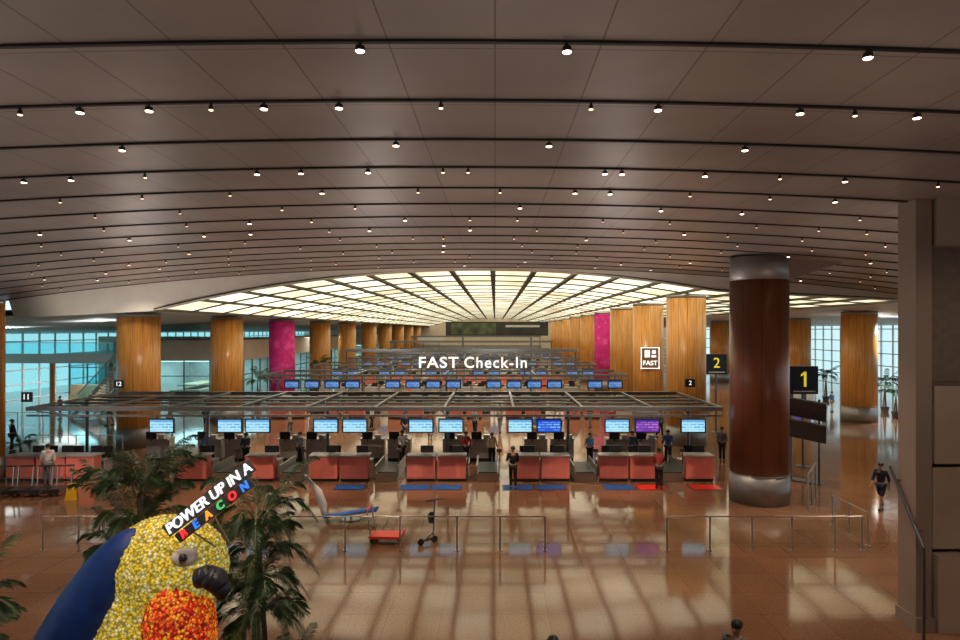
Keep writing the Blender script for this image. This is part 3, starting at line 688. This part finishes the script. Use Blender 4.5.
# ---------------------------------------------------------------- people
def skin_mesh(nodes, edges, root, sub=1):
    me = bpy.data.meshes.new('tmp'); me.from_pydata([n[0] for n in nodes], edges, [])
    o = bpy.data.objects.new('tmp', me); C.objects.link(o)
    m1 = o.modifiers.new('s', 'SKIN'); m1.use_smooth_shade = True
    if sub: m2 = o.modifiers.new('u', 'SUBSURF'); m2.levels = sub
    if not me.skin_vertices:
        bpy.context.view_layer.objects.active = o
        try: bpy.ops.mesh.customdata_skin_add()
        except Exception as e: print('skin add', e)
    for i, n in enumerate(nodes):
        sv = me.skin_vertices[0].data[i]; r = n[1]; sv.radius = r if isinstance(r, tuple) else (r, r); sv.use_root = (i == root)
    dg = bpy.context.evaluated_depsgraph_get(); dg.update()
    out = bpy.data.meshes.new_from_object(o.evaluated_get(dg)); bpy.data.objects.remove(o); return out
def person(loc, rz, shirt, pants, label, leg=(0, 0), arm=(0, 0), elbow=(.15, .15), h=1.72, shorts=False, hands=True):
    k = h/1.72
    t = thing('person', label, 'person', loc, rz)
    def sw(o, L, a, lat=0): return (o[0]+lat, o[1]+L*math.sin(a), o[2]-L*math.cos(a))
    nodes = []; edges = []
    def N(p, r, par=None):
        nodes.append(((p[0]*k, p[1]*k, p[2]*k), r)); i = len(nodes)-1
        if par is not None: edges.append((par, i))
        return i
    dropz = min(1-math.cos(leg[0]), 1-math.cos(leg[1]))*.85
    P = .95-dropz
    J = {}
    pel = N((0, 0, P), (.14, .10)); sp = N((0, 0, P+.2), (.125, .09), pel); che = N((0, .0, P+.40), (.15, .10), sp)
    nk = N((0, 0, P+.53), .055, che); N((0, .015, P+.58), (.06, .07), nk); hm = N((0, .02, P+.66), (.078, .095), len(nodes)-1); N((0, .01, P+.745), (.06, .07), hm)
    for s, i in ((-1, 0), (1, 1)):
        sh = (s*.175, 0, P+.455); el = sw(sh, .29, arm[i], s*.04); wr = sw(el, .25, arm[i]+elbow[i], 0); a2 = arm[i]+elbow[i]
        a = N(sh, .056, che); b_ = N(el, .042, a); c = N(wr, .028, b_); J['arm%d' % i] = (sh, el, wr)
        pm = N(sw(wr, .05, a2), (.036, .02), c)
        if hands:
            for f in range(4):
                r0 = sw(wr, .085, a2); off = (f-1.5)*.021; L = (.06, .075, .07, .052)[f]
                p1 = (r0[0], r0[1]+off*math.cos(a2), r0[2]+off*math.sin(a2)); p2 = sw(p1, L*.55, a2+.25); p3 = sw(p2, L*.45, a2+.6)
                u = N(p1, .010, pm); u = N(p2, .009, u); N((p3[0]-s*.012, p3[1], p3[2]), .007, u)
            th = sw(wr, .035, a2); u = N((th[0]-s*.015, th[1]+.032, th[2]), .011, pm); N((th[0]-s*.02, th[1]+.05, th[2]-.035), .009, u)
    for s, i in ((-1, 0), (1, 1)):
        hp = (s*.09, 0, P-.05)
        kn = sw(hp, .42, leg[i]); an = sw(kn, .41, leg[i]-abs(leg[i])*.5-.02); toe = (an[0], an[1]+.14, max(.03, an[2]-.05))
        a = N(hp, .085, pel); b_ = N(kn, .056, a); c = N(an, .04, b_); N(toe, (.04, .025), c); J['leg%d' % i] = (hp, kn, an, toe)
    me = skin_mesh(nodes, edges, pel)
    fm = MB(); hz = (P+.66)*k
    for v in me.vertices: fm.v.append(tuple(v.co))
    for p in me.polygons: fm.f.append(tuple(p.vertices)); fm.mi.append(0)
    yb = .02*k+.085
    fm.ell((0, yb+.012, hz-.02), (.013, .02, .024), nu=8, nv=6)
    for s in (-1, 1):
        fm.ell((s*.03, yb-.004, hz+.008), (.013, .01, .008), nu=8, nv=6, mi=1); fm.ell((s*.078, .015, hz-.01), (.012, .02, .032), nu=8, nv=6)
    fm.ell((0, yb-.006, hz-.058), (.024, .012, .007), nu=8, nv=6, mi=2)
    obj('body', fm, [M['skin'], M['hair'], M['redc']], t, smooth=True)
    obj('hair', MB().ell((0, -.004, hz+.035), (.092*1.02, .108, .088), nu=20, nv=12, zmin=-.35), M['hair'], t, smooth=True)
    def cloth(name, ch, ed, m_):
        q = skin_mesh([((p[0]*k, p[1]*k, p[2]*k), r) for p, r in ch], ed, 0); o = bpy.data.objects.new(name, q); C.objects.link(o); o.parent = t
        q.materials.clear(); q.materials.append(m_); return o
    ch = [((0, 0, P-.03), (.155, .12)), ((0, 0, P+.2), (.145, .11)), ((0, 0, P+.40), (.165, .12)), ((0, 0, P+.49), (.08, .075))]; ed = [(0, 1), (1, 2), (2, 3)]
    for i in (0, 1):
        sh, el, wr = J['arm%d' % i]; m3 = tuple((a+b_)/2 for a, b_ in zip(el, wr)); n0 = len(ch)
        ch += [(sh, .072), (el, .058), (m3, .048)]; ed += [(2, n0), (n0, n0+1), (n0+1, n0+2)]
    cloth('shirt', ch, ed, shirt)
    ch = [((0, 0, P), (.15, .115))]; ed = []
    for i in (0, 1):
        hp, kn, an, toe = J['leg%d' % i]; n0 = len(ch)
        if shorts: ch += [(hp, .10), (kn, .078)]; ed += [(0, n0), (n0, n0+1)]
        else: ch += [(hp, .10), (kn, .074), ((an[0], an[1], an[2]+.04), .058)]; ed += [(0, n0), (n0, n0+1), (n0+1, n0+2)]
    cloth('trousers', ch, ed, pants)
    for i in (0, 1):
        hp, kn, an, toe = J['leg%d' % i]
        obj('shoe', MB().ell((an[0]*k, (an[1]+.06)*k, max(.045, an[2]*k-.04)), (.052, .14, .045), nu=14, nv=8), M['black'], t, smooth=True)
    return t
def pl(px, py, y=None): 
    y = y or fl(py); return (bx(px, y), y, 0)
person(pl(881, 509), math.pi*.7, M['navy'], M['navy'], 'person in dark clothes walking across the hall', leg=(.42, -.36), arm=(-.4, .35), elbow=(.3, .4), shorts=True)
person(pl(513, 489), 0.15, M['blackc'], M['blackc'], 'person in black standing facing a check-in desk', leg=(.05, -.05), arm=(.5, .3), elbow=(.9, .8))
person(pl(659, 489), -0.1, M['redc'], M['blackc'], 'person with dark red top standing at a desk', leg=(.05, -.05), arm=(.3, .5), elbow=(.9, .9), h=1.65)
person((bx(47, 26.3), 26.35, 0), .6, M['whitec'], M['greyc'], 'person in pale shirt and grey trousers standing near trolleys', leg=(.15, -.1), arm=(.2, -.1))
person(pl(12, 452), -.6, M['navy'], M['blackc'], 'person in dark jacket waiting near side hall', leg=(.1, -.1), arm=(.2, .2))
person((bx(737, 10.2), 10.2, 0), 2.4, M['greyc'], M['blackc'], 'person with dark hair passing below the gallery', leg=(.2, -.2), arm=(-.2, .2), h=1.80)
person((bx(553, 9.9), 9.9, 0), -.5, M['bluec'], M['greyc'], 'person with dark hair walking below the gallery', leg=(.2, -.2), arm=(.2, -.2), h=1.68)
person(pl(722, 462), -.7, M['greyc'], M['blackc'], 'person in grey waiting beside the thick column', leg=(.05, 0))
shirts = ['bluec', 'navy', 'greyc', 'whitec', 'redc', 'tanc', 'bluec']
names_ = {'blackc': 'black', 'navy': 'navy', 'greyc': 'grey', 'redc': 'dark red', 'whitec': 'white', 'bluec': 'blue', 'tanc': 'tan'}
for i, (px, y) in enumerate(((207, 30.2), (246, 30), (300, 30.0), (402, 30.2), (466, 30.4), (492, 30.0), (590, 30.1), (668, 30.2), (632, 30))):
    s = shirts[i % 7]; person((bx(px, y), y, 0), math.pi+random.uniform(-.9, .9), M[s], M['blackc'], 'airport agent in %s top standing behind desks' % names_[s], arm=(.4, .3), elbow=(1., .8), h=random.uniform(1.55, 1.7), hands=False)
for i, (px, y) in enumerate(((170, 40), (290, 38), (340, 42), (372, 41), (405, 36.5), (430, 37.5), (475, 39), (500, 40), (535, 36.5), (560, 38.5), (590, 42), (612, 39), (660, 38), (735, 43), (832, 50), (770, 47), (110, 43), (60, 46), (205, 43), (845, 56), (856, 52))):
    s = ['greyc', 'tanc', 'bluec', 'whitec', 'navy', 'redc'][i % 6]
    person((bx(px, y), y, 0), random.uniform(0, 6.2), M[s], M[['blackc', 'greyc', 'tanc'][i % 3]], 'distant traveller in %s top' % names_[s], leg=(.2, -.2), arm=(.2, -.2), h=random.uniform(1.6, 1.8), hands=False)

# ---------------------------------------------------------------- side hall buildings
def shop(x, y, w, d, label):
    t = thing('shop_unit', label, 'shop', (x, y, 0), group='glazed side shops')
    obj('fascia', MB().box((0, 0, 4.6), (w, d, 1.8)), M['beige'], t)
    obj('rear_wall', MB().box((-w/2+.2, 0, 1.85), (.3, d, 3.7)).box((0, d/2-.1, 1.85), (w, .2, 3.7)), M['grey'], t)
    g = MB()
    g.box((w/2-.1, 0, 1.85), (.04, d, 3.7)).box((0, -d/2+.1, 1.85), (w, .04, 3.7)); obj('glass_front', g, M['gcyan'], t)
    f = MB()
    for u in fr(-d/2, d/2, 2.2): f.box((w/2-.08, u, 1.85), (.1, .1, 3.7))
    for u in fr(-w/2, w/2, 2.2): f.box((u, -d/2+.08, 1.85), (.1, .1, 3.7))
    f.box((w/2-.08, 0, 2.4), (.08, d, .08)).box((0, -d/2+.08, 2.4), (w, .08, .08)); obj('frame', f, M['steeld'], t)
    obj('light_panel', MB().box((0, 0, 3.62), (w*.7, d*.7, .05)), M['shoplight'], t)
    obj('display_shelf', MB().box((-w*.1, 0, .5), (w*.3, d*.6, 1.0)).box((-w*.1, 0, 1.4), (w*.2, d*.5, .1)), M['tanc'], t)
for sx_, sy_, sw_, sd_ in ((-27, 60.5, 9, 10), (-27, 76, 8, 14), (-27, 98, 8, 16), (-27, 124, 8, 20)):
    shop(sx_, sy_, sw_, sd_, 'glazed shop with beige stone fascia beside the hall')
shop(-39.5, 80, 8, 16, 'glazed shop with beige stone fascia under tall windows')
t = thing('balcony', 'upper walkway with pale edge and cyan glass balustrade', 'balcony', (-37.7, 62, 0))
obj('slab', MB().box((0, 0, 3.9), (11, 16, .4)).box((0, -8.1, 4.0), (11, .2, .8)).box((5.55, 0, 4.0), (.2, 16, .8)), M['white'], t)
obj('balustrade', MB().box((5.5, 0, 4.85), (.04, 16, .9)).box((0, -8, 4.85), (11, .04, .9)), M['gcyan'], t)
obj('handrail', MB().box((5.5, 0, 5.33), (.08, 16, .06)).box((0, -8, 5.33), (11, .08, .06)), M['steel'], t)
obj('soffit_lighting', MB().box((0, -1, 3.67), (6, 8, .04)), M['shoplight'], t)
obj('rear_wall', MB().box((0, 7.8, 1.85), (11, .2, 3.7)).box((0, 7.8, 4.9), (11, .2, 1.6)), M['beige'], t)
obj('shop_glazing', MB().box((0, 3, 1.85), (11, .05, 3.7)), M['gcyan'], t)
fm_ = MB()
for u in fr(-5.5, 5.5, 1.8): fm_.box((u, 2.95, 1.85), (.12, .1, 3.7))
fm_.box((0, 2.95, 2.6), (11, .1, .1)); obj('shop_frame', fm_, M['steeld'], t)
obj('display_counter', MB().box((-2.5, 1.2, .5), (3, .8, 1)), M['tanc'], t)
obj('display_counter', MB().box((2.5, .4, .55), (2.4, .8, 1.1)), M['redc'], t)
for x in (-5, 0, 5):
    obj('post', MB().cyl((x, -7.5, 0), (x, -7.5, 3.7), .2, n=16), M['woodc'], t)
t = thing('staircase', 'straight pale staircase with glass sides beside the walkway', 'stairs', (-29.5, 46, 0))
s = MB()
for i in range(22): s.box((0, .3*i, .09+.18*i), (2.0, .32, .06)); 
s.box((-1, 3.15, 1.95), (.08, 7.4, .3), rot=(.54, 0, 0)).box((1, 3.15, 1.95), (.08, 7.4, .3), rot=(.54, 0, 0))
obj('steps', s, M['grey'], t)
for x in (-1.15, 1.15):
    obj('balustrade', MB().add([(x, -.1, 0), (x, 6.4, 3.9), (x, 6.4, 4.9), (x, -.1, 1.0), (x+.02, -.1, 0), (x+.02, 6.4, 3.9), (x+.02, 6.4, 4.9), (x+.02, -.1, 1.0)], [(0, 1, 2, 3), (7, 6, 5, 4), (3, 2, 6, 7), (0, 4, 5, 1)]), M['gcyan'], t)
    obj('handrail', MB().cyl((x, -.1, 1.02), (x, 6.4, 4.92), .04, n=8), M['steel'], t)
barrier(-24, -19.2, 33, 5, 'glass barrier along the edge of the side hall')
barrier(-32, -25, 31, 6, 'glass barrier along the edge of the side hall')
barrier(-38, -28, 42, 7, 'glass barrier along the shops of the side hall')
for i in range(4):
    o = obj('information_kiosk', MB().box((0, 0, .55), (.5, .4, 1.1)).box((0, -.1, 1.3), (.5, .08, .5), rot=(-.3, 0, 0), mi=1), [M['white'], M['sblue']], loc=(bx(770+i*18, 55), 55+i*.8, 0))
    tag(o, 'white self-service kiosk with blue screen', 'kiosk', 'self-service kiosks')

# ---------------------------------------------------------------- lights / world / camera
def spot(loc, power, size=1.9, col=(1, .80, .62), tgt=None, blend=.8, rad=.25):
    l = bpy.data.lights.new('track_or_added_spot', 'SPOT'); l.energy = power*1.18; l.spot_size = size; l.spot_blend = blend; l.color = col; l.shadow_soft_size = rad  # shared by track lamps and by spots added to brighten surfaces
    o = bpy.data.objects.new('track_or_added_spot', l); C.objects.link(o); o.location = loc
    if tgt: o.rotation_euler = (Vector(tgt)-Vector(loc)).to_track_quat('-Z', 'Y').to_euler()
    return o
for y, e in ((8, 550), (15, 800), (23, 1250)):
    for x in (-15, -5, 5, 14): spot((x, y, vz(x)-.4), e, rad=.12)
spot((-2.5, 4.5, 8.9), 700, .7, tgt=(-5, 9, 2.6))
spot((6.5, 8, 7.5), 260, 1.1, tgt=(10.4, 13.6, 4.5), rad=.3)  # added fill spot that lightens the right wall; no fixture there
for x in (-15, -5, 5): spot((x, 27.5, 3.5), 560, 2.7, (1, .89, .81), tgt=(x, 26.5, 9.5), rad=.4)  # uplights added above the gantry to brighten the brown ceiling
for x in (-9, 0, 9): spot((x, 3.0, 3.6), 210, 2.7, (1, .88, .80), tgt=(x, 5.5, 9.5), rad=.4)  # added uplights near the gallery, brightening the front ceiling from below
for x in (-12, 0, 12): spot((x, 15, 1.0), 380, 2.7, (1, .87, .78), tgt=(x, 15, 9.5), rad=.4)  # free-standing uplights added for the middle of the brown ceiling
spot((-20, 28, 4.0), 420, 1.6, (1, .93, .86), tgt=(-19, 32, 8.2), rad=.3)  # fill spot aimed up at the left fascia
for x in (-16, -9, -2, 5): spot((x, 21.5, vz(x)-.4), 1250, .75, tgt=(x, 27, .8), rad=.15)
for y in (34, 50, 64, 84): 
    for x in (-11, 0): spot((x, y, 8.0), 1800, 1.9, (1, .93, .82), tgt=(x, y+1, 0), rad=.2)
for a, c in (((-15, 28, 8.2), (-19.8, 35.5, 4)), ((-14, 36, 8.0), (-18.8, 45, 4)), ((6, 28.5, 8.8), (10.7, 36, 5)), ((6, 38, 8.6), (11, 46, 5)), ((20, 33, 8.0), (25.6, 45, 4)), ((-13, 46, 8.0), (-18.6, 56, 4)), ((6, 58, 8.6), (11.5, 68, 5))):
    spot(a, 850, .8, (1, .88, .72), tgt=c, rad=.15)  # accent spots added so the column fronts look lit
for x, y, e in ((-30, 40, 1400), (-36, 50, 1300), (28, 45, 2600), (28, 65, 2600), (-23, 50, 1300), (-22, 80, 1600)): spot((x, y, 7.2), e, 2.5, (.9, .97, 1), rad=.4)  # fill spots added to brighten both side halls
for x, y in ((-35, 46), (-26, 42), (30, 50)): spot((x, y, 5.6), 350, 2.7, (.85, .97, 1), tgt=(x, y, 9), rad=.4)  # added uplights lifting the side hall ceilings
w = bpy.data.worlds.new('World'); bpy.context.scene.world = w; w.use_nodes = True
bg = w.node_tree.nodes['Background']
tcw = w.node_tree.nodes.new('ShaderNodeTexCoord')
sx = w.node_tree.nodes.new('ShaderNodeSeparateXYZ'); w.node_tree.links.new(tcw.outputs['Generated'], sx.inputs[0])
cr = w.node_tree.nodes.new('ShaderNodeValToRGB'); cr.color_ramp.elements[0].color = (.62, .80, .82, 1); cr.color_ramp.elements[1].color = (.74, .92, 1, 1)
w.node_tree.links.new(sx.outputs['Z'], cr.inputs[0]); w.node_tree.links.new(cr.outputs[0], bg.inputs[0]); bg.inputs[1].default_value = 1.35
cam = bpy.data.cameras.new('Camera'); co = bpy.data.objects.new('Camera', cam); C.objects.link(co)
co.location = (0, 0, H); co.rotation_euler = (math.pi/2, 0, 0); cam.sensor_width = 36; cam.lens = 24
cam.shift_x = -15/960; cam.shift_y = 10/960; cam.clip_end = 500
bpy.context.scene.camera = co
bpy.context.scene.view_settings.view_transform = 'Standard'
